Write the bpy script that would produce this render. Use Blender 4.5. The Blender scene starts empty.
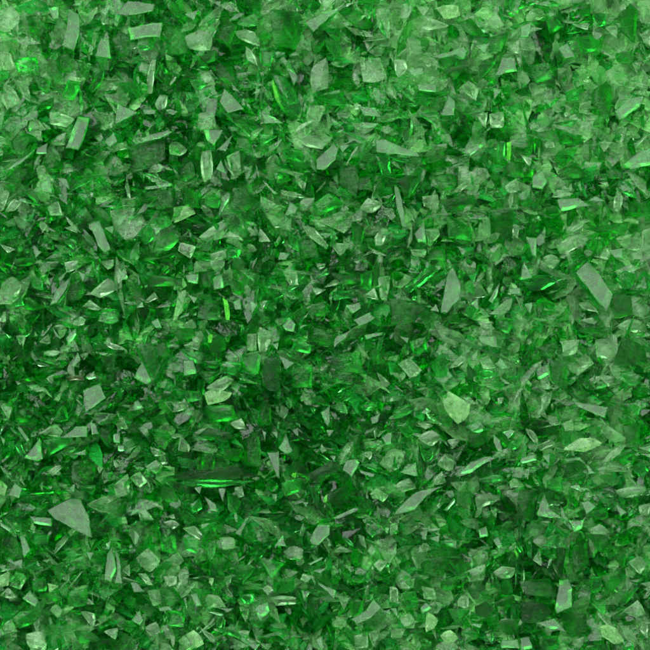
# Bed of crushed green glass, seen from straight above, lit by one large soft lamp.
# 1 pixel of the 650 px photograph = 1 mm; every shard is a real closed solid of refracting, absorbing glass.
import bpy, bmesh, math, random
import numpy as np
from mathutils import Vector, Matrix, Euler

rng = random.Random(11)
S = bpy.context.scene
C = S.collection
PX = 0.001
CAM_Z = 2.54
Z_TOP = 0.040
LAMP = Vector((-0.26, 0.44, 1.0)).normalized()

TRACES = """
@0 0
g 345,40 395,70 400,180 375,260 310,235 335,150|tall grey wedge
g 505,190 548,200 560,295 475,285|small grey trapezoid
g 500,60 535,25 560,15 530,85
g 565,75 640,5 780,25 770,60 670,80|wide pale grey blade
l 0,50 60,30 95,70 90,120 40,160 0,150|round milky lump
g 240,40 295,30 295,100 265,100
l 0,260 50,265 70,340 20,350 0,330
b 65,300 180,285 190,345 90,360|bright chip in a pale frame
d 160,370 240,400 245,460 190,440
d 130,80 190,70 245,150 200,180 150,140
l 90,390 135,400 150,510 110,470
l 20,420 80,460 100,510 40,550 10,500
d 545,200 600,160 650,190 650,280 570,280
d 440,440 520,340 500,420 460,460
m 340,400 400,410 370,520 310,500
l 250,560 380,600 340,640 250,620
l 150,600 190,600 230,650 140,650
d 280,290 350,270 360,350 300,360
g 390,580 450,585 395,755 330,745|upright pale grey slab
g 635,140 770,115 820,115 805,190 650,205|broad grey plate
g 585,515 695,565 575,625|grey arrowhead
@130 0
l 275,180 350,150 410,180 400,250 300,245|cube of milky glass
g 270,70 345,50 320,105|small white triangle
g 470,440 540,510 575,550 490,570 445,510|light grey star
g 505,415 550,465 515,450
l 125,520 150,475 190,480 175,540 140,550|bright-rimmed pebble
g 65,550 130,550 125,570 70,570
m 190,170 270,130 270,260 190,270
d 350,280 440,250 440,300 370,310
l 110,300 130,300 110,470 95,470
l 330,570 410,560 430,640 350,650
m 290,410 390,420 340,460
g 610,470 650,460 650,440
l 520,160 620,160 650,230 540,190
l 580,230 620,270 640,330 590,300
d 430,330 500,330 540,440 450,400
d 150,110 260,130 190,200
m 530,120 640,130 600,80
d 480,90 540,130 500,230 430,190
b 40,225 120,225 110,250 50,250
@260 0
g 220,115 350,60 440,5 385,60 265,165|grey dagger
d 385,65 295,175 265,170
b 60,370 130,380 210,530 180,580 130,575 80,500|deep green cleaver
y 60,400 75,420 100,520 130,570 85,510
l 260,340 330,290 340,440 265,465|pale upright lump
d 420,90 480,40 560,130 500,140
l 420,135 530,155 570,180 470,175
d 250,210 330,195 310,250 265,290
g 0,560 80,590 120,620 20,620
l 260,500 330,540 280,640 230,600
m 265,480 400,440 430,530 340,520
g 490,530 580,540 610,590 520,580
g 500,610 600,620 570,640 510,640
g 140,350 190,380 170,430
m 40,60 180,50 210,110 190,240 70,220
d 330,360 380,400 370,425 335,425
m 330,180 400,220 400,290 340,250
b 590,490 650,500 650,520
m 0,250 70,260 60,340 0,320
l 580,50 650,50 650,200 600,150
l 500,300 600,290 640,400 520,420
@390 0
g 200,285 370,235 390,260 370,300 330,275 240,295|grey bar over dark glass
d 240,290 330,280 330,310 270,340
g 80,345 165,340 175,370 120,385
l 20,300 70,300 85,350 40,390
g 130,420 235,425 235,465 140,455|level grey brick
g 560,285 625,290 635,360 520,385|broad light grey chip
l 480,110 530,60 570,130 530,145|milky pyramid
d 330,120 400,90 470,180 400,190
d 490,190 600,160 560,260 500,260
g 425,230 500,215 470,270|bright white wedge
d 445,330 540,280 500,350 450,390
g 515,440 560,450 520,500
g 250,580 290,470 325,510 320,580|grey gothic arch
l 350,430 390,400 440,440 430,500
l 180,80 300,130 220,150 160,140
l 80,190 150,200 160,260 100,270
L 230,40 340,30 350,80 270,95|yellow-green lump
l 500,570 570,560 570,640 510,640
l 430,570 490,560 480,640
d 260,350 400,330 320,390
l 580,240 650,200 650,270
m 130,570 240,560 230,630
l 130,30 200,40 170,80
b 130,480 210,480 190,520 140,510
@520 0
g 185,240 235,215 275,290 225,300|pale scallop shell chip
g 0,130 60,110 40,190 0,190
l 260,120 350,120 340,150
d 490,75 555,20 590,60 570,220 510,160|dark helmet with a pale seam
d 360,450 430,400 450,440 440,600 380,540|second dark helmet
l 600,170 650,140 650,230
l 420,360 500,330 540,400 500,430 430,400
g 470,560 540,490 620,480 600,530 490,605|pale grey kite
l 560,310 610,310 580,360
l 420,140 485,130 480,190
l 290,515 350,500 350,570 290,560
b 360,80 430,75 420,135 360,135
b 230,460 300,445 290,500 230,510
d 480,260 560,260 590,300 490,310
m 280,190 390,200 400,240 300,280
d 580,600 620,570 620,640
m 50,320 150,310 170,390 80,410
l 110,500 210,500 200,540 150,530
l 240,590 280,570 290,600
d 160,620 290,600 260,640
l 0,330 60,400 0,440
m 130,80 200,70 220,130 150,180
d 280,30 350,20 350,70 300,80
l 590,0 650,0 650,60
@0 130
m 45,50 130,15 190,40 160,130 80,130
l 145,0 250,0 235,50 200,60
l 245,50 330,10 325,70 260,75
g 185,90 240,65 235,120 180,120
g 20,210 110,145 185,90 110,165|thin pale edge strip
d 20,250 110,180 160,200 70,310
g 200,270 250,230 265,320 215,310|grey shark tooth
g 285,240 335,245 350,300
l 25,410 70,345 105,360 70,405
l 0,300 50,315 20,400 0,410
l 235,390 290,360 310,430 250,430
g 440,470 500,450 560,600 530,620 490,580|long grey tongue
g 590,430 640,420 590,490
g 520,490 565,480 565,520
d 430,370 550,420 560,470 480,450
m 340,310 410,240 520,220 400,280
l 530,90 630,60 640,95 560,115
g 520,60 570,10 590,60 550,90
l 320,490 380,480 390,520
g 165,590 210,610 180,640
l 0,570 80,600 40,620
m 320,560 390,560 380,600
d 110,310 200,310 190,370
l 200,460 240,470 210,510
@130 130
g 40,45 190,0 220,10 150,45 60,60|pale flat splinter
l 190,80 230,60 280,100 240,135 190,125
l 90,210 130,160 170,190 130,215
g 70,285 210,265 215,280 75,300|thin level grey needle
d 0,70 180,50 180,160 20,220
d 60,310 230,290 220,380 120,370
l 360,110 405,100 410,240 370,260|pale upright bar
g 370,0 470,0 420,80 385,60
g 430,100 520,20 480,110
g 430,195 455,150 480,220
l 480,130 540,100 545,200 500,200
d 510,300 570,280 640,370 600,400 500,390|dark green shield
L 220,390 290,380 340,420 230,470
b 40,520 100,470 120,540 80,570
g 115,480 160,490 130,525
m 110,450 180,430 210,470 150,500
m 120,570 200,510 250,550 200,610 120,610
l 340,540 510,430 470,540 380,560
l 400,620 470,600 480,640 410,650
l 250,560 330,580 300,640 240,600
m 450,410 620,420 560,540 500,500
b 480,570 560,600 540,640 490,640
d 340,590 420,540 400,600
l 470,540 530,480 570,560
m 370,340 410,300 450,340 440,390 380,380
d 260,290 330,300 350,390 270,370
d 530,40 600,30 600,110 540,90
d 240,180 320,150 330,230 250,250
@260 130
g 280,150 370,65 395,90 380,150 320,205 280,200|grey leaf-shaped plate
g 400,75 450,75 410,115
l 190,55 370,45 320,105 240,90
g 570,50 620,45 790,120 805,140 580,112|long grey ruler-like slab
b 570,125 650,130 650,230 610,230
l 500,390 540,340 610,370 560,415|pale seed-shaped chip
g 120,430 150,360 190,390 180,420
g 10,250 30,260 90,320 75,325
l 210,480 270,490 345,580 330,595 240,530|pale curved tusk
b 130,490 220,560 190,610 140,570
m 260,370 340,320 430,370 300,440
l 290,460 440,400 470,430 420,520 350,470
l 570,540 610,490 640,500 610,580 575,580
l 0,330 80,370 40,395 0,380
d 460,470 520,490 510,590 470,580
l 560,590 640,630 560,610
d 390,190 480,170 480,330 400,280
b 400,280 450,350 380,320
m 110,90 210,90 220,160 120,140
l 100,300 200,320 230,340 100,325
l 160,200 230,220 220,310 180,260
m 360,480 390,540 360,570
l 350,570 440,570 400,630
l 0,490 60,560 0,560
g 100,610 150,620 130,650 90,650
d 490,240 570,230 560,310 490,300
d 190,560 280,560 300,630 210,640
m 0,20 90,30 0,80
@390 130
g 20,270 40,280 75,470 85,500 60,490 35,400|tall thin grey feather
b 0,130 110,150 100,165 20,150
g 120,520 170,450 180,560 140,565
l 180,490 250,490 260,520 200,570
l 340,180 480,190 500,230 400,300 340,290
l 310,320 380,255 390,280 340,320
g 360,115 450,70 470,80 400,130|bent pale grey strip
d 210,240 320,220 330,290 270,310
d 250,350 420,320 440,370 280,400
m 280,430 400,500 400,550 290,540
l 420,560 450,450 480,430 520,490 470,550
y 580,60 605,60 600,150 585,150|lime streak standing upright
d 490,400 600,390 600,580 510,560
d 200,600 280,580 280,650 200,650
l 100,600 180,600 170,640 110,630
d 30,250 110,220 150,260 80,340
m 110,260 170,230 90,340
d 570,180 650,160 640,230 590,230
l 460,590 510,610 490,620
l 610,470 650,480 640,540 610,530
l 570,280 630,240 650,300 590,310
l 160,330 240,320 240,400 170,380
m 540,60 575,60 575,150 540,150
@520 130
g 510,175 590,110 650,90 700,95 690,175 550,200|big grey spearhead
l 530,210 625,260 630,330 580,290
g 25,530 85,540 80,640 60,630|narrow grey fang
g 180,350 290,340 350,380 200,410|pale grey slipper
g 340,355 380,330 430,360
g 60,230 110,200 135,260 110,300 60,290
l 190,580 280,530 290,590 210,625
l 115,630 155,615 200,650 170,690 110,670
d 190,210 260,150 340,230 300,240|dark green half dome
l 120,70 160,40 175,90 130,90
l 390,60 460,60 420,110
l 320,160 410,160 400,190 340,190
l 240,500 340,440 300,490 260,510
l 160,340 190,300 270,320
l 270,270 300,260 310,310
d 320,490 540,450 520,520 380,510
l 470,540 590,510 600,600 520,590
l 600,500 650,480 650,590 610,580
g 440,600 510,590 510,640 470,640
d 70,30 160,0 200,60 100,50
d 430,200 510,200 520,240 450,240
b 490,260 550,260 590,350 540,330
d 530,350 610,370 590,430 550,430
l 490,300 520,340 500,420 470,400
g 390,260 440,260 440,280
d 120,380 180,370 200,420 130,430
m 190,100 280,80 260,150 170,160
l 560,620 610,610 610,650 560,650
l 0,120 60,150 50,190
@0 260
l 0,170 60,80 110,130 60,240 0,240
b 55,190 110,175 120,230 60,240
g 250,230 280,150 355,85 320,170 280,220|streaked grey spindle
d 340,130 400,90 440,150 400,200 330,190
l 320,10 390,0 380,40 330,60
g 390,55 430,70 415,110
g 585,30 640,80 640,100 610,100
l 500,10 570,0 570,30 540,50
l 450,170 540,90 580,150 500,190|pale open fan
l 410,230 450,190 510,240 480,250
g 330,390 380,340 385,370 345,430|grey chess-pawn chip
g 355,530 390,460 405,500 370,540|grey upright thorn
l 400,470 450,460 420,500
g 430,590 470,555 480,590 440,600
o 330,585 420,570 420,600 340,605|brownish sliver
l 220,460 310,460 290,475 220,475
l 80,380 130,380 120,440
l 190,410 240,370 250,420
g 260,330 310,400 280,380
l 390,290 420,280 420,320 390,330
d 170,480 280,500 320,540 240,520
l 0,260 30,260 30,310 0,310
l 520,410 640,450 600,450
d 390,380 440,370 440,420 390,420
g 415,650 500,615 535,690 430,765|grey pentagon plate
d 110,200 150,180 240,240 130,250
l 230,590 270,570 260,620
m 150,80 210,90 220,150 160,140
d 60,0 170,0 150,30 80,30
l 170,20 210,0 220,20
m 500,260 600,250 590,310 500,310
@130 260
g 20,590 60,500 110,600 90,625|sharp light grey triangle
g 265,500 320,500 335,570 270,580|square grey tile
l 330,0 370,50 320,60
l 400,0 470,0 470,70 400,30
g 275,75 345,70 340,120 290,110
g 415,90 460,70 470,140 420,150
d 350,60 415,55 410,140 350,130
d 90,75 260,90 260,130 100,130|dark level bar
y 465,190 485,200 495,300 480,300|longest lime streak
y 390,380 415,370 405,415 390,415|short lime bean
g 240,295 300,260 290,280
g 285,170 340,190 320,215
l 70,210 120,160 140,190 90,215
g 30,240 60,210 70,235
g 105,310 140,290 160,340 130,340
l 265,425 300,405 350,410 340,450
l 380,640 480,580 520,600 470,650|pale boat-shaped chip
d 380,500 450,500 440,540 380,530
b 450,520 560,520 530,580 460,560
d 390,400 470,380 480,450 400,480
d 210,360 300,340 330,380 260,400
m 340,190 440,210 440,300 330,290
d 490,100 560,110 570,160 510,160
d 560,60 640,70 620,110
g 515,210 550,190 560,250 525,250
l 590,370 640,370 640,450 590,450
m 20,420 140,430 120,600 50,500
m 60,380 90,360 80,440
d 130,430 180,420 200,480 150,480
d 340,560 450,560 400,620
l 130,620 190,600 180,640
m 240,450 370,460 340,520
l 240,160 280,150 260,220
g 600,200 640,220 610,270
m 560,480 650,480 640,580 570,560
@260 260
g 110,330 145,285 180,320 170,360 130,355|grey onion-shaped chip
g 90,475 175,515 130,550|grey three-cornered flag
g 60,420 90,415 85,450
g 425,225 500,210 505,240 460,270|whitish four-cornered chip
g 465,300 550,260 580,290 490,335|grey rounded nugget
g 365,415 380,380 455,350 430,390 370,440|grey forked sliver
g 520,375 615,360 610,375 530,400
l 0,330 70,370 30,460 0,460
k 35,490 90,480 100,650 40,650|speckled blackish column
d 280,330 400,370 350,430 240,400
l 150,60 190,50 190,120 160,130
l 260,140 330,150 280,180
d 360,70 480,80 500,120 400,120
b 350,160 500,150 480,190 370,200
d 400,280 460,300 450,350
l 580,90 650,80 620,210 590,200
l 520,180 570,140 590,200
m 270,100 340,40 350,70
d 100,440 180,480 150,490
d 240,240 330,210 340,280 260,280
m 350,470 500,460 520,560 360,540
d 350,560 480,560 470,620 370,610
l 390,490 450,500 440,530
l 580,560 650,620 620,640
m 160,560 270,530 260,640 170,640
l 0,210 40,200 10,250
g 200,330 240,325 200,345
d 280,480 310,480 300,570
m 180,400 260,420 250,460 180,450
l 280,20 330,20 300,50
m 500,60 560,40 550,150 510,130
g 465,5 500,0 490,20
@390 260
g 290,60 315,30 355,130 345,200 280,270 250,265 270,150|tall grey flint blade
b 70,150 200,20 240,50 150,130 90,165|vivid green paddle
l 20,60 60,60 120,90 60,140 20,130
d 0,190 130,200 170,240 100,320 0,320|dark rounded wedge
g 490,205 550,110 540,160 510,220
g 590,145 650,140 650,170 600,170
l 490,270 560,210 610,190 600,240 540,280
g 400,220 440,190 440,250
g 200,250 230,220 245,260
d 270,290 340,270 340,310 300,320
k 270,375 410,435 430,440 300,390|thin dark brown-black needle
g 45,380 95,390 85,415
l 40,520 100,490 160,550 100,590|round milky boulder
b 210,510 270,460 290,480 280,570 230,580
K 390,520 440,575 400,595|black pointed chip
b 440,560 500,550 550,575 450,600
l 450,500 490,480 520,550 460,550
g 525,520 550,490 590,540 560,550
g 435,380 530,380 540,440 460,420
l 300,540 360,475 385,490 310,540
l 60,610 100,600 110,640
d 570,0 640,0 640,60 580,70
l 400,490 440,450 430,500
d 160,570 210,560 200,610
m 530,300 620,300 590,370 530,340
d 540,440 600,450 590,490
m 100,400 180,380 190,450 120,470
l 440,310 520,310 480,350
l 240,450 280,410 290,450
l 0,560 40,560 40,590
b 500,620 570,610 560,650
m 380,130 410,110 420,180
@520 260
g 275,60 335,5 380,50 460,175 430,265 370,190|long grey oblong slab
b 245,60 270,70 395,245 375,250
d 230,40 290,0 330,0 260,60
l 105,0 200,0 150,60 100,40
g 0,100 20,0 60,90
b 480,90 520,60 580,70 560,140 520,155|vivid chip ringed with white
l 470,60 560,20 600,40 490,75
l 530,180 580,165 650,235 620,290 560,270
b 570,140 620,60 650,80 650,180
l 480,330 550,290 610,310 610,355 540,360
d 470,520 520,390 620,430 640,510|large dark green tent
d 440,200 550,190 560,270 480,290
g 80,545 140,515 150,570 90,600|grey folded tag
l 100,610 140,600 150,650 120,650
d 150,500 230,530 240,640 160,610
d 80,440 190,440 150,500
l 240,530 330,470 380,520 300,580
l 380,400 480,430 460,500 390,490
l 290,220 350,215 390,260 320,250
l 300,300 400,280 370,320
d 180,310 250,220 240,300
g 20,220 60,210 50,270
l 130,290 190,270 160,320
b 0,110 130,80 200,100 100,150 40,150
d 280,340 470,340 460,370 300,370
m 480,560 610,580 600,620 540,620
l 340,600 470,580 460,620 380,640
d 290,600 350,600 340,650
l 210,410 300,400 280,470 220,480
@0 390
g 120,340 200,240 220,345 190,355|grey sail-shaped chip
b 75,280 100,250 125,320 110,335
l 190,210 270,160 310,200 290,235
g 300,240 380,180 440,180 440,235|grey boot-shaped plate
g 450,160 480,170 495,220 460,225
m 215,255 360,250 240,330
g 40,530 75,460 115,490 100,540|grey pleated fan
g 235,600 355,540 405,545 450,625 465,735 365,690 270,640|broad grey rounded-top plate
g 85,185 100,185 150,250 140,260
g 360,320 430,295 430,325
l 240,410 300,375 310,390 260,430
d 250,530 310,540 270,570
d 390,390 470,360 480,430 410,450
g 565,220 600,215 600,265 570,260
g 590,280 620,275 620,305 590,305
l 580,150 620,130 640,190 590,190
l 560,340 600,380 580,390
l 480,380 520,390 500,420
L 0,450 35,480 20,530 0,520
l 0,80 60,90 40,150
l 0,230 25,250 20,280
g 350,490 375,465 370,510
l 570,480 640,420 650,520 590,540
m 280,100 310,70 340,150 270,150
d 490,220 550,200 550,290
g 145,630 260,640 260,680 170,665
d 70,110 130,90 150,160 90,160
m 390,480 480,470 460,520
@130 390
L 370,20 430,0 510,15 480,50 390,75|bright cream-green crown
D 180,432 300,404 480,380 580,400 635,440 450,452 250,448|long blackish-green canoe blade
b 240,470 330,458 630,458 500,480
g 20,60 40,50 70,90 20,105
l 170,65 270,65 280,100 210,120
l 240,300 250,220 300,280 290,310
b 240,340 340,350 330,380 260,390
d 120,230 200,230 170,300
l 100,280 180,320 120,330
l 75,385 130,350 165,380 130,420
l 0,440 50,410 90,460 50,490
l 305,300 380,260 440,300 410,320
k 330,230 390,185 510,210 480,250
l 500,165 560,140 580,190 530,190
K 585,130 625,185 600,170
d 570,250 650,210 650,380 580,370
d 460,280 570,290 550,350 470,340
g 370,530 430,570 440,610 400,600|grey knife tip
g 440,490 480,490 465,560
l 520,490 560,480 570,530 545,540|pale marble-like bead
b 300,570 350,540 360,590 310,620
l 110,570 160,560 170,600
l 40,600 80,600 120,650 50,650
d 160,490 220,490 240,560 180,560
l 180,630 220,620 230,645
m 260,0 350,10 360,50 280,60
m 380,80 520,70 540,140 400,150
l 280,120 300,90 320,130
m 100,190 180,180 220,240 120,230
l 40,190 90,190 90,240
m 600,80 650,110 640,170
m 480,500 560,560 520,620 480,600
g 320,490 360,480 350,520
@260 390
g 305,110 350,75 350,160 340,185|narrow grey molar
g 90,290 130,220 165,305 130,320|grey steep pyramid
g 35,310 95,305 100,440 90,440 50,350|grey upright strip
g 410,400 430,350 480,340 500,360 460,435|grey ragged star chip
g 330,200 370,200 345,235
g 160,200 190,190 195,235
g 60,210 90,210 85,240
g 10,200 30,210 25,260
g 550,140 600,120 590,160 560,170
g 605,240 640,210 660,215 655,270 630,275
g 495,400 575,420 570,435 500,415
K 90,50 110,40 100,120
b 495,80 560,60 590,80 520,100
k 250,420 360,360 420,390 280,470|dark smoky oblong
d 330,510 440,470 440,560 330,560
l 540,520 580,490 640,530 610,560
g 360,640 490,585 500,595 390,645|slim pale grey skewer
l 510,320 560,310 550,350
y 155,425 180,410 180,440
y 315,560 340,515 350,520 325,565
b 250,90 275,90 270,120
b 210,110 260,120 250,135
m 500,370 590,370 600,410
g 210,560 245,560 230,580
l 60,520 85,520 80,560
g 350,330 380,330 370,355
l 305,270 335,300 310,315
m 100,470 200,440 210,500 120,540
d 150,270 200,300 190,350 150,340
m 360,90 420,60 440,120
d 460,230 500,210 500,320 470,330
d 0,80 50,70 60,180 0,190
@390 390
L 265,35 295,5 340,60 400,70 395,120 340,170 285,110|glowing yellow-green axe head
g 15,625 50,580 130,510 265,480 180,530 120,600|grey curved fin
g 325,430 400,360 480,330 540,335 450,380 410,410 340,435|long pale grey bird-shaped blade
g 515,215 550,250 560,310 540,310 515,260|small grey sickle
g 560,210 600,195 630,205 590,245
l 230,370 270,320 320,360 310,410 260,390
l 220,440 260,400 280,460 220,470
l 130,160 220,180 180,200
l 140,240 210,200 270,230 210,280
g 155,115 180,90 205,105 180,120
m 10,120 100,70 120,100 20,150
m 30,180 80,150 120,210 90,240
b 380,190 440,150 480,200 410,210
d 390,220 480,200 470,270 400,270
l 420,540 480,520 550,550 430,600
l 590,460 620,440 650,480 600,490
g 45,410 130,360 140,430 80,420
l 20,480 90,440 130,490 60,510
g 270,600 320,540 330,550 285,605
g 225,580 250,560 245,590
b 585,270 620,250 650,290 610,300
d 330,510 410,510 410,570 340,570
l 300,460 390,450 340,500
m 440,450 560,420 570,450 480,470
l 540,40 570,35 545,75
g 360,35 420,40 380,50
d 240,130 310,140 300,180 230,180
l 280,250 360,240 320,290
m 150,290 220,320 180,370
l 500,600 535,595 530,640
@520 390
g 255,55 350,70 440,85 420,140 280,80|pale grey ramp-shaped slab
l 140,130 200,120 200,180 145,180
l 205,170 260,150 270,200 215,210
L 215,300 300,240 360,240 410,265 320,310|yellow-green swallow-tail chip
l 80,280 150,250 175,275 100,305
b 105,330 150,310 180,330 150,390
g 0,340 75,320 80,350 0,370|pale grey level bar
l 30,190 60,200 90,270 70,260
g 220,345 300,335 310,350 230,360
k 200,370 300,360 330,400 240,440
g 335,370 375,415 340,420|tiny grey shark fin
l 410,360 470,290 530,270 480,330
d 440,355 550,290 590,310 500,350
g 590,290 650,275 650,310
g 600,320 650,320 650,340
b 545,380 610,350 650,400 600,430
l 380,395 530,390 540,410 400,405
l 530,400 580,440 560,435
g 80,620 120,515 145,590 210,640 90,630|grey roof-shaped plate
d 0,500 100,490 70,640 0,640|dark green broad block
g 300,560 340,550 380,580 330,620|grey lumpy diamond
g 240,480 290,470 310,510
l 420,220 440,170 540,240 470,260
d 500,180 600,170 600,260 540,270|dark leaf-green nugget
g 480,570 530,610 500,630
l 540,560 590,570 570,590
b 560,590 580,600 540,640
l 590,580 650,570 640,630 600,620
l 480,500 630,480 620,520 500,530
d 390,430 470,430 460,480
m 130,450 200,430 220,500 140,490
d 340,190 400,180 400,230
m 210,210 250,220 240,280 210,280
m 540,70 600,80 590,140
l 20,400 50,390 40,450
l 100,30 160,10 110,110
d 340,600 430,590 440,640 360,640
@0 520
g 0,10 60,45 50,58 0,25|whitish stick on the left edge
g 50,215 115,195 110,240|small bright white wedge
g 100,75 120,70 155,150 125,190|grey banana-shaped chip
g 530,120 555,100 545,150
g 525,300 535,170 560,130 585,240 560,310|grey feather half
g 575,140 600,200 615,320 575,315 590,240
b 150,60 240,70 240,110 170,115|vivid ringed pool-like chip
b 120,240 200,200 220,230 150,260
L 240,320 300,330 250,365
d 190,380 300,350 320,390 280,410
l 250,450 280,420 315,455 290,490
g 110,390 150,350 195,400 180,435|grey heart-shaped chip
L 0,280 45,260 40,330 0,335
l 50,330 80,260 130,290 100,350
m 160,310 220,290 230,350 170,360
l 0,380 40,340 80,385 30,390
m 330,360 430,340 430,430 340,430
g 430,160 470,160 450,200
m 80,460 160,450 170,510 90,540
l 0,540 60,500 90,560 20,580
l 400,460 470,470 460,540
l 130,570 210,560 230,640 150,640
d 360,560 430,550 510,600 400,620
d 260,220 310,230 300,310
d 0,100 90,80 110,190 40,200
d 340,210 440,200 440,240
m 480,340 600,350 520,400
d 230,530 300,540 310,580
l 520,560 590,540 580,600
l 440,390 470,420 430,420
l 610,250 650,220 650,280
@130 520
l 165,10 220,0 250,20 210,45
l 260,40 320,30 365,85 350,100
b 355,20 430,10 370,75
g 20,50 50,75 25,130|grey spike pointing down
l 30,190 90,140 150,200 100,260|pale ring-like lump
l 180,200 240,150 270,200 230,240
g 0,310 30,310 75,355 20,360|grey parallelogram
l 40,270 80,270 115,330 90,330
g 140,440 200,430 215,450 150,455
g 300,370 335,365 360,430 330,430
l 360,390 450,370 490,430 400,430
g 440,440 520,440 490,460
g 5,500 50,450 70,500 50,525
l 70,540 130,510 150,560 100,580
L 280,570 320,550 370,620 330,640|yellow-green wedge
l 520,555 600,550 590,590
g 590,620 650,620 630,650
d 140,350 220,340 260,400 200,430
l 80,350 140,350 150,420 110,430
d 0,410 120,440 100,490
l 165,280 230,280 230,320 190,330
L 395,290 420,290 410,330
l 470,300 510,270 490,340
m 380,130 430,100 410,200
m 520,220 640,230 560,320
b 550,370 620,370 620,420 570,420|brightest green nugget
m 180,460 280,470 270,540 190,530
m 440,560 520,520 560,600
l 350,540 420,580 420,620
l 550,430 600,440 580,510
g 620,440 690,405 700,455 650,500|grey-green lozenge
l 450,90 520,90 530,140 470,150
m 150,90 230,70 240,160 160,160
m 270,100 350,110 340,170 280,150
g 370,455 470,470 460,478
l 200,590 225,580 220,640
@260 520
g 245,100 290,20 350,20 350,70 290,125 255,120|thick pale grey bean
l 120,160 170,130 220,150 210,200 140,195
g 70,130 115,75 130,130|grey little tent
g 235,220 310,185 320,190 250,225
g 265,255 340,235 300,265
g 280,310 380,350 370,390|grey tilted tooth
l 10,345 40,325 65,350 40,375|round pale button
g 450,495 530,450 570,390 610,430 550,490 480,520|grey swan-shaped plate
g 615,455 650,445 650,470
l 365,160 400,130 470,160
g 535,155 560,120 580,150 560,180
l 570,220 600,195 635,210 600,260|round pale pebble
l 490,70 520,80 530,140
b 405,90 450,100 470,140
l 390,380 450,390 420,450
b 205,350 250,360 230,410
d 180,340 210,350 210,430
m 490,320 560,220 550,290
d 380,210 440,240 460,330
l 470,360 540,330 500,350
g 280,600 310,580 320,640 300,640
l 470,580 540,560 540,640 480,640
l 540,560 600,540 570,640
l 50,390 180,390 200,420 80,430
m 60,280 170,290 160,360 70,370
m 0,580 100,550 150,570 60,620
d 440,400 520,400 500,480 460,480
l 0,620 60,620 40,650
b 550,40 580,60 560,90
l 600,30 650,40 640,70
m 100,600 180,570 160,640
m 0,190 120,220 60,300
l 210,270 270,280 230,310
@390 520
l 515,260 560,230 625,240 600,290 540,285|pale oval cushion
l 0,20 35,10 40,60 0,75
g 150,60 190,40 180,100 160,95
g 195,90 250,75 240,110
g 440,50 480,30 490,80 450,90
g 515,100 540,80 560,130 540,140
l 345,390 390,365 390,440 340,430
L 180,560 190,460 240,500 220,540|pale green spearpoint
L 250,580 300,550 340,590 320,610 270,605|brightest cream pebble
g 150,440 180,410 210,440 160,465
l 50,490 90,470 120,510 80,540
g 0,440 30,440 40,490
D 425,430 480,400 520,440 480,490 430,480|near-black round stone
d 520,410 610,370 620,430 530,430
d 250,310 330,290 330,350 260,350
d 540,510 640,490 640,580 580,570
g 555,600 640,595 650,640 550,640
b 350,560 430,560 430,590
b 480,570 520,560 510,620
g 400,520 460,520 450,540
l 160,330 220,340 230,400 170,390
d 150,220 290,180 270,280 170,280|dark broad wing
l 50,310 130,290 110,340 60,340
g 440,180 480,165 470,190
l 380,260 480,220 470,300 400,310
m 60,360 130,350 140,430 80,430
b 20,80 90,100 60,140
g 150,120 170,160 140,160
m 250,110 330,100 330,150
l 0,330 40,340 40,410 0,410
l 0,540 70,540 60,590 0,580
m 290,440 400,450 340,520
k 350,620 380,610 370,650
l 160,620 210,600 200,640
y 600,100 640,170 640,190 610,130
@520 520
g 195,300 240,290 260,340 255,430 180,465 170,440|grey standing pillar
g 75,515 170,490 230,555 150,545|light grey tricorn hat
g 240,0 320,0 310,40 270,60
l 340,50 400,20 450,60 360,70
d 340,60 440,70 470,150 400,160
d 260,130 330,80 340,230 290,260
b 40,100 60,100 60,190 45,190
l 65,200 100,150 110,230
l 540,210 600,180 630,220 600,270|pale cloudy knob
D 180,150 240,150 210,290 190,290
b 350,270 400,280 410,350 350,360
d 410,290 500,250 520,310 440,370
d 490,420 560,320 600,330 530,420|dark slanting splint
d 0,310 150,290 170,400 30,390
k 0,410 130,420 160,460 0,500|streaky blackish slab
d 200,460 340,460 340,550 240,550
l 300,300 330,330 320,340
L 400,530 480,540 520,610 470,620 410,580|large pale yellowish cloud chip
l 500,560 530,550 590,620 570,640
b 510,640 560,600 570,650
g 0,590 45,580 60,640 0,650
l 260,620 320,580 300,640
l 520,460 590,400 630,470 560,480
l 600,320 650,310 650,340
m 90,570 190,580 200,640 100,640
l 345,80 380,100 370,170 350,150
m 350,420 430,410 420,480
l 600,540 640,500 640,590
d 470,170 530,160 520,240
"""

# ------------------------------------------------------------------ materials
def lnk(nt, a, b):
    nt.links.new(a, b)

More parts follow.
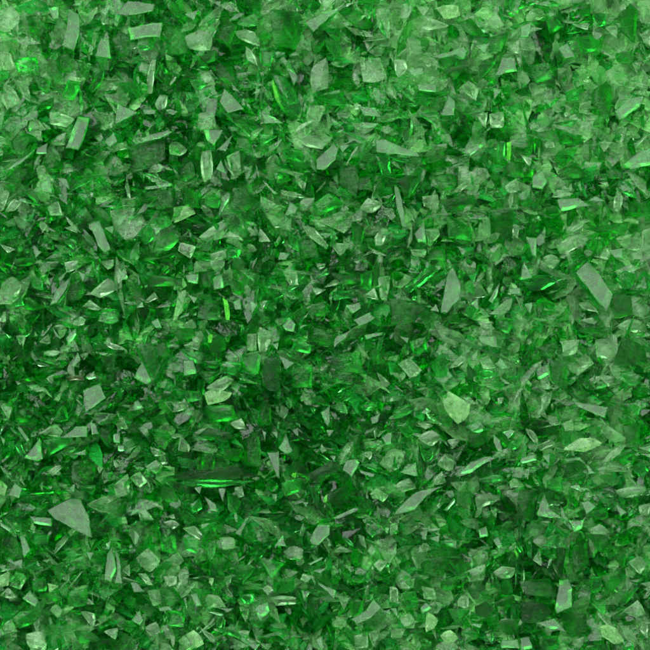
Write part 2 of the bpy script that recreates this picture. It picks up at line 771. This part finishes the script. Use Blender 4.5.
def glass(name, sig, rough=0.05, body=0.0, body_col=(0.3, 0.6, 0.3), bump=1.0, scale=170.0, stretch=(1, 1, 1), ior=1.33, tint=(1, 1, 1)):
    """Refracting glass with absorption per metre SIG; BODY: share of cloudy, powder-dusted fracture surface."""
    m = bpy.data.materials.new(name)
    m.use_nodes = True
    nt = m.node_tree
    nt.nodes.clear()
    N = nt.nodes.new
    out = N('ShaderNodeOutputMaterial')
    p = N('ShaderNodeBsdfPrincipled')
    p.inputs['Base Color'].default_value = (*tint, 1)
    p.inputs['Transmission Weight'].default_value = 1.0
    p.inputs['IOR'].default_value = ior
    tc = N('ShaderNodeTexCoord')
    mp = N('ShaderNodeMapping')
    mp.inputs['Scale'].default_value = stretch
    lnk(nt, tc.outputs['Object'], mp.inputs['Vector'])
    n1 = N('ShaderNodeTexNoise')
    n1.inputs['Scale'].default_value = scale
    n1.inputs['Detail'].default_value = 2
    n1.inputs['Roughness'].default_value = 0.55
    n1.inputs['Distortion'].default_value = 0.8
    lnk(nt, mp.outputs[0], n1.inputs['Vector'])
    b = N('ShaderNodeBump')
    b.inputs['Strength'].default_value = 1.0
    b.inputs['Distance'].default_value = 0.0011 * bump
    lnk(nt, n1.outputs[0], b.inputs['Height'])
    lnk(nt, b.outputs[0], p.inputs['Normal'])
    # patches of rougher, scuffed fracture face
    n2 = N('ShaderNodeTexNoise')
    n2.inputs['Scale'].default_value = 95.0
    n2.inputs['Detail'].default_value = 5
    lnk(nt, tc.outputs['Object'], n2.inputs['Vector'])
    mr = N('ShaderNodeMapRange')
    mr.inputs['From Min'].default_value = 0.38
    mr.inputs['From Max'].default_value = 0.66
    mr.inputs['To Min'].default_value = rough * 0.4
    mr.inputs['To Max'].default_value = rough * 1.8
    lnk(nt, n2.outputs[0], mr.inputs['Value'])
    lnk(nt, mr.outputs[0], p.inputs['Roughness'])
    surf = p.outputs[0]
    if body > 0:
        d = N('ShaderNodeBsdfDiffuse')
        d.inputs['Color'].default_value = (*body_col, 1)
        t = N('ShaderNodeBsdfTranslucent')
        t.inputs['Color'].default_value = (*body_col, 1)
        lnk(nt, b.outputs[0], d.inputs['Normal'])
        mx0 = N('ShaderNodeMixShader')
        mx0.inputs[0].default_value = 0.45
        lnk(nt, d.outputs[0], mx0.inputs[1]); lnk(nt, t.outputs[0], mx0.inputs[2])
        n3 = N('ShaderNodeTexNoise')
        n3.inputs['Scale'].default_value = 140.0
        n3.inputs['Detail'].default_value = 6
        n3.inputs['Roughness'].default_value = 0.65
        lnk(nt, mp.outputs[0], n3.inputs['Vector'])
        mr3 = N('ShaderNodeMapRange')
        mr3.inputs['From Min'].default_value = 0.3
        mr3.inputs['From Max'].default_value = 0.72
        mr3.inputs['To Min'].default_value = 0.0
        mr3.inputs['To Max'].default_value = min(1.0, body * 2)
        lnk(nt, n3.outputs[0], mr3.inputs['Value'])
        mx = N('ShaderNodeMixShader')
        lnk(nt, mr3.outputs[0], mx.inputs[0])
        lnk(nt, surf, mx.inputs[1]); lnk(nt, mx0.outputs[0], mx.inputs[2])
        surf = mx.outputs[0]
    lnk(nt, surf, out.inputs['Surface'])
    D = max(sig)
    v = N('ShaderNodeVolumeAbsorption')
    v.inputs['Density'].default_value = D
    v.inputs['Color'].default_value = (1 - sig[0] / D, 1 - sig[1] / D, 1 - sig[2] / D, 1)
    lnk(nt, v.outputs[0], out.inputs['Volume'])
    return m

ST = (1, 4.5, 1)
M = {
    'g': glass('clear_green_glass_flat_face', (200, 18, 160), 0.27, 0.05, (0.12, 0.34, 0.12), 0.07, ior=1.37, tint=(0.62, 0.94, 0.64)),
    'm': glass('mid_green_glass', (150, 5, 122), 0.09, 0.045, (0.02, 0.50, 0.07), 0.8, stretch=ST, ior=1.34, tint=(0.28, 0.92, 0.36)),
    'd': glass('dark_green_glass', (270, 24, 235), 0.06, 0.05, (0.006, 0.27, 0.03), 1.2, stretch=ST, ior=1.335, tint=(0.12, 0.70, 0.18)),
    'b': glass('vivid_green_glass', (150, 16, 120), 0.13, 0.08, (0.02, 0.54, 0.08), 0.8, ior=1.38, tint=(0.22, 0.92, 0.32)),
    'l': glass('pale_frosted_glass', (36, 2, 40), 0.17, 0.12, (0.50, 0.96, 0.46), 0.6, stretch=(1, 3, 1), ior=1.34),
    'L': glass('pale_yellow_green_glass', (30, 2, 44), 0.18, 0.32, (0.50, 0.98, 0.42), 0.35, ior=1.31),
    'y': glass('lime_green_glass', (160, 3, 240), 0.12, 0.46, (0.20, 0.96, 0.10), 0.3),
    'k': glass('smoky_green_glass', (300, 40, 270), 0.20, 0.14, (0.03, 0.22, 0.05), 1.4, stretch=ST, ior=1.33, tint=(0.22, 0.66, 0.27)),
    'K': glass('blackish_green_glass', (300, 36, 260), 0.05, 0.08, (0.003, 0.10, 0.012), bump=2.0, stretch=ST, ior=1.29, tint=(0.05, 0.42, 0.09)),
    'o': glass('brownish_green_glass', (80, 62, 150), 0.2, 0.25, (0.13, 0.14, 0.07), 0.5),
}
M['D'] = M['K']
FILL = [
    glass('fragment_pale', (38, 2, 42), 0.17, 0.10, (0.46, 0.95, 0.42), 0.5, stretch=(1, 2, 1), ior=1.335),
    glass('fragment_light', (80, 3, 74), 0.12, 0.04, (0.14, 0.74, 0.15), 0.5, stretch=(1, 3, 1), ior=1.335, tint=(0.66, 0.97, 0.69)),
    glass('fragment_mid', (150, 5, 122), 0.09, 0.03, (0.02, 0.50, 0.07), 0.7, ior=1.34, tint=(0.30, 0.92, 0.38)),
    glass('fragment_dark', (270, 24, 235), 0.07, 0.04, (0.006, 0.26, 0.03), 0.8, ior=1.335, tint=(0.14, 0.73, 0.20)),
    glass('fragment_vivid', (150, 10, 120), 0.12, 0.05, (0.02, 0.55, 0.07), 0.5, ior=1.34, tint=(0.24, 0.94, 0.32)),
    glass('buried_fragment_pale', (40, 3, 42), 0.26, 0.45, (0.38, 0.93, 0.33), 0.4, stretch=(1, 3, 1), ior=1.30),
    glass('buried_fragment_mid', (120, 6, 105), 0.22, 0.45, (0.03, 0.58, 0.08), 0.4, stretch=(1, 3, 1), ior=1.30),
    glass('buried_fragment_dark', (220, 18, 190), 0.18, 0.40, (0.006, 0.25, 0.02), 0.4, stretch=(1, 3, 1), ior=1.30),
]

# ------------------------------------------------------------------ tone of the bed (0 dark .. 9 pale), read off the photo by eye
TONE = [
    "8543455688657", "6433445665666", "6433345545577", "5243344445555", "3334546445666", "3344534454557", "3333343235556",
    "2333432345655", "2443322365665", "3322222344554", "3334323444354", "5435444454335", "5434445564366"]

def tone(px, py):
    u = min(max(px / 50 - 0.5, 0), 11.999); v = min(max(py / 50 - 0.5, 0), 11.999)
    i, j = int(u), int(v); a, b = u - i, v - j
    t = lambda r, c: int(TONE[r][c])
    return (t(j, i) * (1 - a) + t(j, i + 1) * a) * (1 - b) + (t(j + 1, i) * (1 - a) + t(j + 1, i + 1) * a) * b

# ------------------------------------------------------------------ geometry helpers
def hull_of(points):
    bm = bmesh.new()
    for p in points:
        bm.verts.new(p)
    r = bmesh.ops.convex_hull(bm, input=bm.verts)
    dead = [g for g in r['geom_interior'] if isinstance(g, bmesh.types.BMVert)]
    if dead:
        bmesh.ops.delete(bm, geom=list(set(dead)), context='VERTS')
    loose = [v for v in bm.verts if not v.link_faces]
    if loose:
        bmesh.ops.delete(bm, geom=loose, context='VERTS')
    bmesh.ops.recalc_face_normals(bm, faces=bm.faces)
    bm.verts.index_update()
    V = np.array([v.co[:] for v in bm.verts]); F = [[v.index for v in f.verts] for f in bm.faces]
    bm.free()
    return V, F

def area_centroid(P):
    x, y = P[:, 0], P[:, 1]; x2, y2 = np.roll(x, -1), np.roll(y, -1)
    cr = x * y2 - x2 * y
    A = cr.sum() / 2
    if abs(A) < 1e-9:
        return 0.0, P.mean(0)
    return A, np.array([((x + x2) * cr).sum(), ((y + y2) * cr).sum()]) / (6 * A)

def axes_of(P):
    Q = P - P.mean(0)
    w, v = np.linalg.eigh(Q.T @ Q)
    ax = v[:, 1]
    L = np.ptp(Q @ ax); W = np.ptp(Q @ v[:, 0])
    return ax, max(L, 1e-6), max(W, 1e-6)

def chip_outline(P, r, amt=0.05, step=6.0, out_bow=0.0):
    """A slightly chipped version of a traced outline."""
    out = []
    n = len(P)
    for i in range(n):
        a, b = P[i], P[(i + 1) % n]
        e = b - a; L = np.hypot(*e); nrm = np.array([-e[1], e[0]]) / max(L, 1e-9)
        out.append(a)
        k = int(L // step)
        bow = r.gauss(out_bow, amt * 0.6) * L
        for q in range(1, k + 1):
            t = q / (k + 1)
            out.append(a + e * t - nrm * (bow * 4 * t * (1 - t) + r.gauss(0, 0.28)))
    return np.array(out)

def half_vector(x, y):
    v = (Vector((0, 0, CAM_Z)) - Vector((x, y, Z_TOP))).normalized()
    return (v + LAMP).normalized()

def make_shard(P, kind, seed):
    """P: outline in mm, y up, centred. Returns vertices (m) and faces of a closed solid whose lowest point is at z = 0."""
    r = random.Random(seed)
    A, c = area_centroid(P)
    if A < 0:
        P = P[::-1]
    rad = math.sqrt(abs(A) / math.pi)
    T = min(max(rad * r.uniform(0.8, 1.15), 2.6), 9.5)
    ax, L, W = axes_of(P)
    return P, rad, T, ax, L, W, r

def shard_mesh(P, kind, seed, world_xy):
    P, rad, T, ax, L, W, r = make_shard(P, kind, seed)
    if kind == 'g':
        h = half_vector(*world_xy)
        jit = 0.02 if rad > 7 else 0.055
        jx, jy = r.gauss(0, jit), r.gauss(0, jit)
        sx, sy = -h.x / h.z + jx, -h.y / h.z + jy
        O = chip_outline(P, r, 0.025)
        n = len(O)
        zf = lambda Q, d=0.0: np.c_[Q, Q[:, 0] * sx + Q[:, 1] * sy + d]
        ins = max(0.90, 1 - 0.7 / rad)
        top = zf(O * ins)
        mid = zf(O, -0.5 - 0.08 * T)
        off = np.array([r.gauss(0, 0.12), r.gauss(0, 0.12)]) * rad
        bot = zf(O * r.uniform(0.6, 0.82) + off, -T)
        bot[:, 2] = bot[:, 2] * 0.6 - 0.4 * T
        bot[:, 2] = np.minimum(bot[:, 2], mid[:, 2] - 0.6)
        V = np.vstack([top, mid, bot])
        F = [list(range(n)), list(range(3 * n - 1, 2 * n - 1, -1))]
        for i in range(n):
            j = (i + 1) % n
            F.append([n + i, n + j, j, i]); F.append([2 * n + i, 2 * n + j, n + j, n + i])
    else:
        O = chip_outline(P, r, 0.09, 5.0, 0.03) if kind in 'lL' else chip_outline(P + np.array([[r.gauss(0, .07) * rad, r.gauss(0, .07) * rad] for _ in P]), r, 0.12, 5.0, 0.0)
        T = min(T * (0.75 if kind in 'lL' else 0.62), 6.0)
        wob = [r.uniform(-.2, .2) for _ in range(3)]
        edge = lambda x, y: T * (wob[0] * x / L * 2 + wob[1] * y / L * 2 + wob[2] * 0.3 * math.sin(x * 0.35 + seed))
        pts = [(x, y, edge(x, y)) for x, y in O]
        pr = np.array([-ax[1], ax[0]])
        if pr @ np.array([LAMP.x, LAMP.y]) < 0: pr = -pr
        if kind in 'lL':
            hi, t0 = 0.42, r.uniform(-.15, .15) * W
        else:
            hi, t0 = r.uniform(0.40, 0.60), r.uniform(0.08, 0.30) * W    # the ridge lies toward the lamp, the broad face slopes away from it
        rg = [ax * q * L + pr * (t0 + r.gauss(0, .05) * W) for q in (-0.28, 0.0, 0.28)]
        for q in rg:
            pts.append((q[0], q[1], T * hi * r.uniform(.85, 1.1)))
        for x, y in O:                                  # shell-shaped (curved) faces between the rim and the ridge
            q = min(rg, key=lambda g: (g[0] - x) ** 2 + (g[1] - y) ** 2)
            for f in (0.5,):
                zz = edge(x, y) * (1 - f) + T * hi * f
                pts.append((x + (q[0] - x) * f, y + (q[1] - y) * f, zz + T * r.uniform(-.02, .09)))
        for q in range(9):
            a = r.uniform(0, 6.283); s = r.uniform(0.25, 0.7)
            i = r.randrange(len(O))
            pts.append((O[i][0] * s, O[i][1] * s, -T * r.uniform(0.35, 0.75)))
        V, F = hull_of(pts)
    V = np.array(V, float)
    V[:, 2] -= V[:, 2].min()
    return V * PX, F, T

def mesh_of(name, V, F, mats, fm=None):
    me = bpy.data.meshes.new(name)
    me.from_pydata([tuple(v) for v in V], [], F)
    for m in mats:
        me.materials.append(m)
    if fm is not None:
        me.polygons.foreach_set('material_index', np.array(fm, dtype=np.int32))
    me.validate()
    me.polygons.foreach_set('use_smooth', np.ones(len(me.polygons), dtype=bool))
    me.set_sharp_from_angle(angle=math.radians(15))
    return me

# ------------------------------------------------------------------ read the traced shards
items = []
ox = oy = 0
for line in TRACES.strip().splitlines():
    if line.startswith('@'):
        ox, oy = map(int, line[1:].split()); continue
    body, _, phrase = line.partition('|')
    kind, *pts = body.split()
    P = np.array([[ox + float(p.split(',')[0]) / 5, oy + float(p.split(',')[1]) / 5] for p in pts])
    A, c = area_centroid(P)
    ax, L, W = axes_of(P)
    items.append(dict(kind=kind, P=P, area=abs(A), c=c, ax=ax, L=L, W=W, phrase=phrase.strip(), n=len(P)))

N_THINGS = 300
order = sorted(range(len(items)), key=lambda i: -(items[i]['area'] + (900 if items[i]['phrase'] else 0)))
for rank, i in enumerate(order):
    items[i]['thing'] = rank < N_THINGS
    items[i]['id'] = i

# ------------------------------------------------------------------ words
TONE_WORD = {'g': 'grey gleaming', 'l': 'pale frosted', 'L': 'pale yellow-green', 'm': 'mid green', 'd': 'dark green', 'b': 'vivid green',
             'y': 'bright lime', 'k': 'smoky dark', 'K': 'blackish', 'D': 'blackish', 'o': 'brownish'}
def shape_word(it):
    q = it['L'] / it['W']
    if q > 3.2: return 'sliver'
    if q > 2.1: return 'splinter'
    if it['n'] == 3: return 'triangular chip'
    if it['kind'] in 'lL' and it['n'] >= 5: return 'lump'
    if it['n'] == 4: return 'four-sided chip'
    return 'many-sided chunk'
def size_word(it):
    return 'tiny' if it['L'] < 13 else 'small' if it['L'] < 20 else 'large' if it['L'] > 34 else 'mid-sized'
def lean_word(it):
    if it['L'] / it['W'] < 1.6: return ''
    a = math.degrees(math.atan2(-it['ax'][1], it['ax'][0])) % 180
    return 'level' if a < 22 or a > 158 else 'upright' if 68 < a < 112 else 'rising' if a < 90 else 'falling'
def zone(c):
    col = 'left' if c[0] < 150 else 'right' if c[0] > 500 else 'middle'
    row = 'top' if c[1] < 150 else 'bottom' if c[1] > 500 else 'centre'
    if row == 'centre' and col == 'middle': return 'near the middle of the bed'
    if row == 'centre': return f'toward the {col} edge of the bed'
    if col == 'middle': return f'toward the {row} edge of the bed'
    return f'near the {row} {col} corner of the bed'
def bearing(d):
    a = math.degrees(math.atan2(-d[1], d[0])) % 360
    return ('right of', 'above right of', 'above', 'above left of', 'left of', 'below left of', 'below', 'below right of')[int((a + 22.5) // 45) % 8]

marks = [it for it in items if it['phrase'] and it['thing']]
used = set()
for it in marks:
    ph = it['phrase']
    it['label'] = (ph if 'edge' in ph.split()[-1:] else f"{ph}, {zone(it['c'])}")
    used.add(it['label'])
for it in sorted((x for x in items if x['thing'] and not x['phrase']), key=lambda t: -t['area']):
    near = sorted(marks, key=lambda m: np.hypot(*(m['c'] - it['c'])))[:6]
    base = ' '.join(w for w in (size_word(it), TONE_WORD[it['kind']], shape_word(it)) if w)
    full = ' '.join(w for w in (size_word(it), lean_word(it), TONE_WORD[it['kind']], shape_word(it)) if w)
    for m in near:
        d = it['c'] - m['c']
        how = 'just ' if np.hypot(*d) < 24 else ''
        for b in (base, full):
            lab = f"{b} {how}{bearing(d)} the {m['phrase']}"
            if lab not in used: break
        else:
            continue
        break
    it['label'] = lab
    used.add(lab)

# ------------------------------------------------------------------ build the traced shards
frag_V, frag_F, frag_M = [], [], []
frag_mats = FILL + [M[k] for k in 'gmdblLykKo']
slot = {k: len(FILL) + i for i, k in enumerate('gmdblLykKo')}
slot['D'] = slot['K']
def add_fragment(V, F, mi):
    o = sum(len(v) for v in frag_V[-1:]) + add_fragment.n - sum(len(v) for v in frag_V[-1:])
    frag_V.append(V); add_fragment.n += len(V)
    for f in F:
        frag_F.append([o + i for i in f]); frag_M.append(mi)
add_fragment.n = 0

NAMES = {'sliver': 'glass_sliver', 'splinter': 'glass_splinter', 'lump': 'glass_lump'}
cover = np.zeros((66, 66), bool)
amax = max(it['area'] for it in items)
for it in items:
    c = it['c']
    P = (it['P'] - c) * np.array([1, -1])
    x, y = (c[0] - 325) * PX, (325 - c[1]) * PX
    V, F, T = shard_mesh(P, it['kind'], 1000 + it['id'], (x, y))
    if it['kind'] != 'g' and not it['phrase']:         # lean it a little, the way loose chips lie
        V = V @ np.array(Euler((rng.gauss(0, .17), rng.gauss(0, .17), 0)).to_matrix()).T
        V[:, 2] -= V[:, 2].min()
    lift = (0 if it['kind'] in 'gyb' or it['phrase'] else 0.0005 if it['kind'] in 'dmkKD' else -0.0045) + 0.007 * (1 - min(1.0, it['area'] / 500.0)) + (0.006 if it['kind'] == 'g' else 0.002 if it['kind'] in 'yb' else 0)
    if it['phrase']: lift += 0.004
    if it['kind'] == 'D': lift += 0.004
    z = Z_TOP - 0.005 + lift + rng.uniform(-0.001, 0.001)
    k = (CAM_Z - (z + T * PX * 0.6)) / (CAM_Z - Z_TOP)      # the plane the picture was measured in lies at Z_TOP
    x, y = x * k, y * k
    V[:, :2] *= k
    if it['thing']:
        nm = NAMES.get(shape_word(it).split()[-1], 'glass_shard')
        o = bpy.data.objects.new(nm, mesh_of(nm, V, F, [M[it['kind']]]))
        o.location = (x, y, z)
        C.objects.link(o)
        o['label'] = it['label']; o['category'] = 'glass shard'; o['group'] = 'shards lying on the bed of crushed green glass'
    else:
        add_fragment(V + np.array([x, y, z]), F, slot[it['kind']])

# ------------------------------------------------------------------ the uncounted rest of the bed
protos = []
def lens_proto(r):
    """A shell-shaped flake: sharp irregular rim, two gently curved faces, sometimes a ridge."""
    el = r.choice([1.0, 1.3, 1.8, 2.3, 2.8]); n = 11
    wd = 1.2 / el ** 0.6; ln = wd * el
    ph = r.uniform(0, 6.28); tip = r.uniform(0.55, 1.0)
    pts = []
    for i in range(n):
        a = 6.283 * (i + r.uniform(-.3, .3)) / n
        q = abs(math.cos(a)) ** 3
        x = math.cos(a) * ln * r.uniform(.86, 1.06); y = math.sin(a) * wd * (1 - q * tip) * r.uniform(.75, 1.08)
        pts.append((x, y, r.uniform(-.05, .05)))
    h1, h2 = r.uniform(.16, .42), r.uniform(.08, .32)
    rx, ry = r.uniform(-.3, .3) * ln, r.uniform(-.3, .3) * wd
    for i in range(16):
        a = r.uniform(0, 6.283); f = math.sqrt(r.uniform(0, .75))
        x = math.cos(a) * f * ln * .9; y = math.sin(a) * f * wd * .8
        d = math.hypot((x - rx) / ln, (y - ry) / wd)
        pts.append((x, y, h1 * max(0.0, 1 - d ** 1.6)) if i % 2 else (x, y, -h2 * max(0.0, 1 - d ** 1.3)))
    V, F = hull_of(pts)
    k = r.uniform(-.12, .12)
    V[:, 2] += k * V[:, 0] ** 2 + r.uniform(-.15, .15) * V[:, 0] * V[:, 1]
    return V, F
def splinter_proto(r):
    """A long pointed sliver with flat broken sides."""
    ln = r.uniform(1.5, 2.1); w = r.uniform(.35, .6); h = r.uniform(.22, .42)
    pts = [(-ln, r.uniform(-.2, .2), 0), (ln * r.uniform(.8, 1), r.uniform(-.25, .25), r.uniform(-.1, .1))]
    for _ in range(r.choice([5, 6, 7, 9])):
        x = r.uniform(-.7, .75) * ln; a = r.uniform(0, 6.283); k = 1 - 0.75 * abs(x / ln)
        pts.append((x, math.cos(a) * w * k, math.sin(a) * h * k))
    V, F = hull_of(pts)
    V[:, 1] += r.uniform(-.09, .09) * V[:, 0] ** 2
    return V, F
def chunk_proto(r):
    abc = (1.15, .8, .3) if r.random() < .6 else (1.0, .75, .5)
    pts = []
    for _ in range(r.choice([8, 9, 11, 13])):
        v = Vector((r.gauss(0, 1), r.gauss(0, 1), r.gauss(0, 1))).normalized()
        pts.append((v.x * abc[0], v.y * abc[1], v.z * abc[2]))
    return hull_of(pts)
for i in range(140):
    protos.append((lens_proto, lens_proto, splinter_proto, splinter_proto, chunk_proto)[i % 5](rng))
HALF = 460.0
LAYERS = [(0.007, 13.5, 11.5, 0.3), (0.017, 13.0, 11.0, 0.45), (0.0290, 12.2, 10.4, 0.5), (0.0380, 10.5, 4.8, 0.6)]
for li, (z0, step, size, tilt) in enumerate(LAYERS):
    n = int(2 * HALF / step)
    for gy in range(n):
        for gx in range(n):
            px = -HALF + (gx + rng.random()) * step; py = -HALF + (gy + rng.random()) * step
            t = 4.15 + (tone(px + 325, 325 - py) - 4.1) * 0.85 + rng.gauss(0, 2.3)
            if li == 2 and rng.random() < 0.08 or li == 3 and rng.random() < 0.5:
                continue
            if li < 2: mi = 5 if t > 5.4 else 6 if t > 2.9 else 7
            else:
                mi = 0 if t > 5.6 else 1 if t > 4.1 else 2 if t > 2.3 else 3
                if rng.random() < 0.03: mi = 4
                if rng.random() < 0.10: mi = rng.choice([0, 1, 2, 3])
            V, F = rng.choice(protos)
            s = size * min(1.5, math.exp(rng.gauss(0, .25 if li < 2 else .42))) * PX
            R = np.array(Euler((rng.gauss(0, tilt), rng.gauss(0, tilt), rng.random() * 6.283)).to_matrix())
            W = (V * s * np.array([rng.uniform(.8, 1.25), rng.uniform(.8, 1.25), rng.uniform(.8, 1.2)])) @ R.T
            W = W + np.array([px * PX, py * PX, z0 + rng.uniform(-.003, .003)])
            lo = W[:, 2].min()
            if lo < 0.0006: W[:, 2] += 0.0006 - lo
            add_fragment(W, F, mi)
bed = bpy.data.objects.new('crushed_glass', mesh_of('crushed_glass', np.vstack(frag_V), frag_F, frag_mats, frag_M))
C.objects.link(bed)
bed['kind'] = 'stuff'; bed['label'] = 'deep bed of small crushed green glass fragments'; bed['category'] = 'crushed glass'

# ------------------------------------------------------------------ the pale green board under the bed
V, F = hull_of([(sx * 0.75, sy * 0.75, z) for sx in (-1, 1) for sy in (-1, 1) for z in (-0.012, 0.0)])
m = bpy.data.materials.new('pale_green_board'); m.use_nodes = True
nt = m.node_tree; p = nt.nodes['Principled BSDF']
nz = nt.nodes.new('ShaderNodeTexNoise'); nz.inputs['Scale'].default_value = 14
cr = nt.nodes.new('ShaderNodeValToRGB')
cr.color_ramp.elements[0].color = (0.42, 0.70, 0.42, 1); cr.color_ramp.elements[1].color = (0.52, 0.80, 0.50, 1)
lnk(nt, nz.outputs[0], cr.inputs[0]); lnk(nt, cr.outputs[0], p.inputs['Base Color'])
p.inputs['Roughness'].default_value = 0.6
board = bpy.data.objects.new('ground', mesh_of('ground', V, F, [m])); C.objects.link(board)
board['kind'] = 'structure'

# ------------------------------------------------------------------ light, camera, render
w = bpy.data.worlds.new('World'); S.world = w; w.use_nodes = True
w.node_tree.nodes['Background'].inputs[0].default_value = (0.92, 1.0, 0.93, 1)
w.node_tree.nodes['Background'].inputs[1].default_value = 0.27
l = bpy.data.lights.new('softbox', 'AREA'); l.shape = 'RECTANGLE'; l.size = 2.4; l.size_y = 2.4; l.energy = 84; l.color = (0.95, 1.0, 0.95)
lo = bpy.data.objects.new('softbox', l); C.objects.link(lo)
lo.location = LAMP * 2.6; lo.rotation_euler = LAMP.to_track_quat('Z', 'Y').to_euler()

cd = bpy.data.cameras.new('camera'); cam = bpy.data.objects.new('camera', cd); C.objects.link(cam)
cam.location = (0, 0, CAM_Z); cd.angle = 2 * math.atan(0.325 / (CAM_Z - Z_TOP)); cd.clip_end = 50; S.camera = cam
cy = S.cycles
cy.max_bounces = 15; cy.transmission_bounces = 15; cy.glossy_bounces = 10; cy.diffuse_bounces = 4; cy.volume_bounces = 0
cy.caustics_refractive = True; cy.caustics_reflective = True; cy.blur_glossy = 0.3
cy.sample_clamp_indirect = 8.0; cy.use_denoising = True; cy.filter_width = 1.6
cy.use_adaptive_sampling = True; cy.adaptive_threshold = 0.09; cy.adaptive_min_samples = 16
S.view_settings.view_transform = 'Standard'; S.view_settings.look = 'None'; S.view_settings.gamma = 1.0; S.view_settings.exposure = 0.56
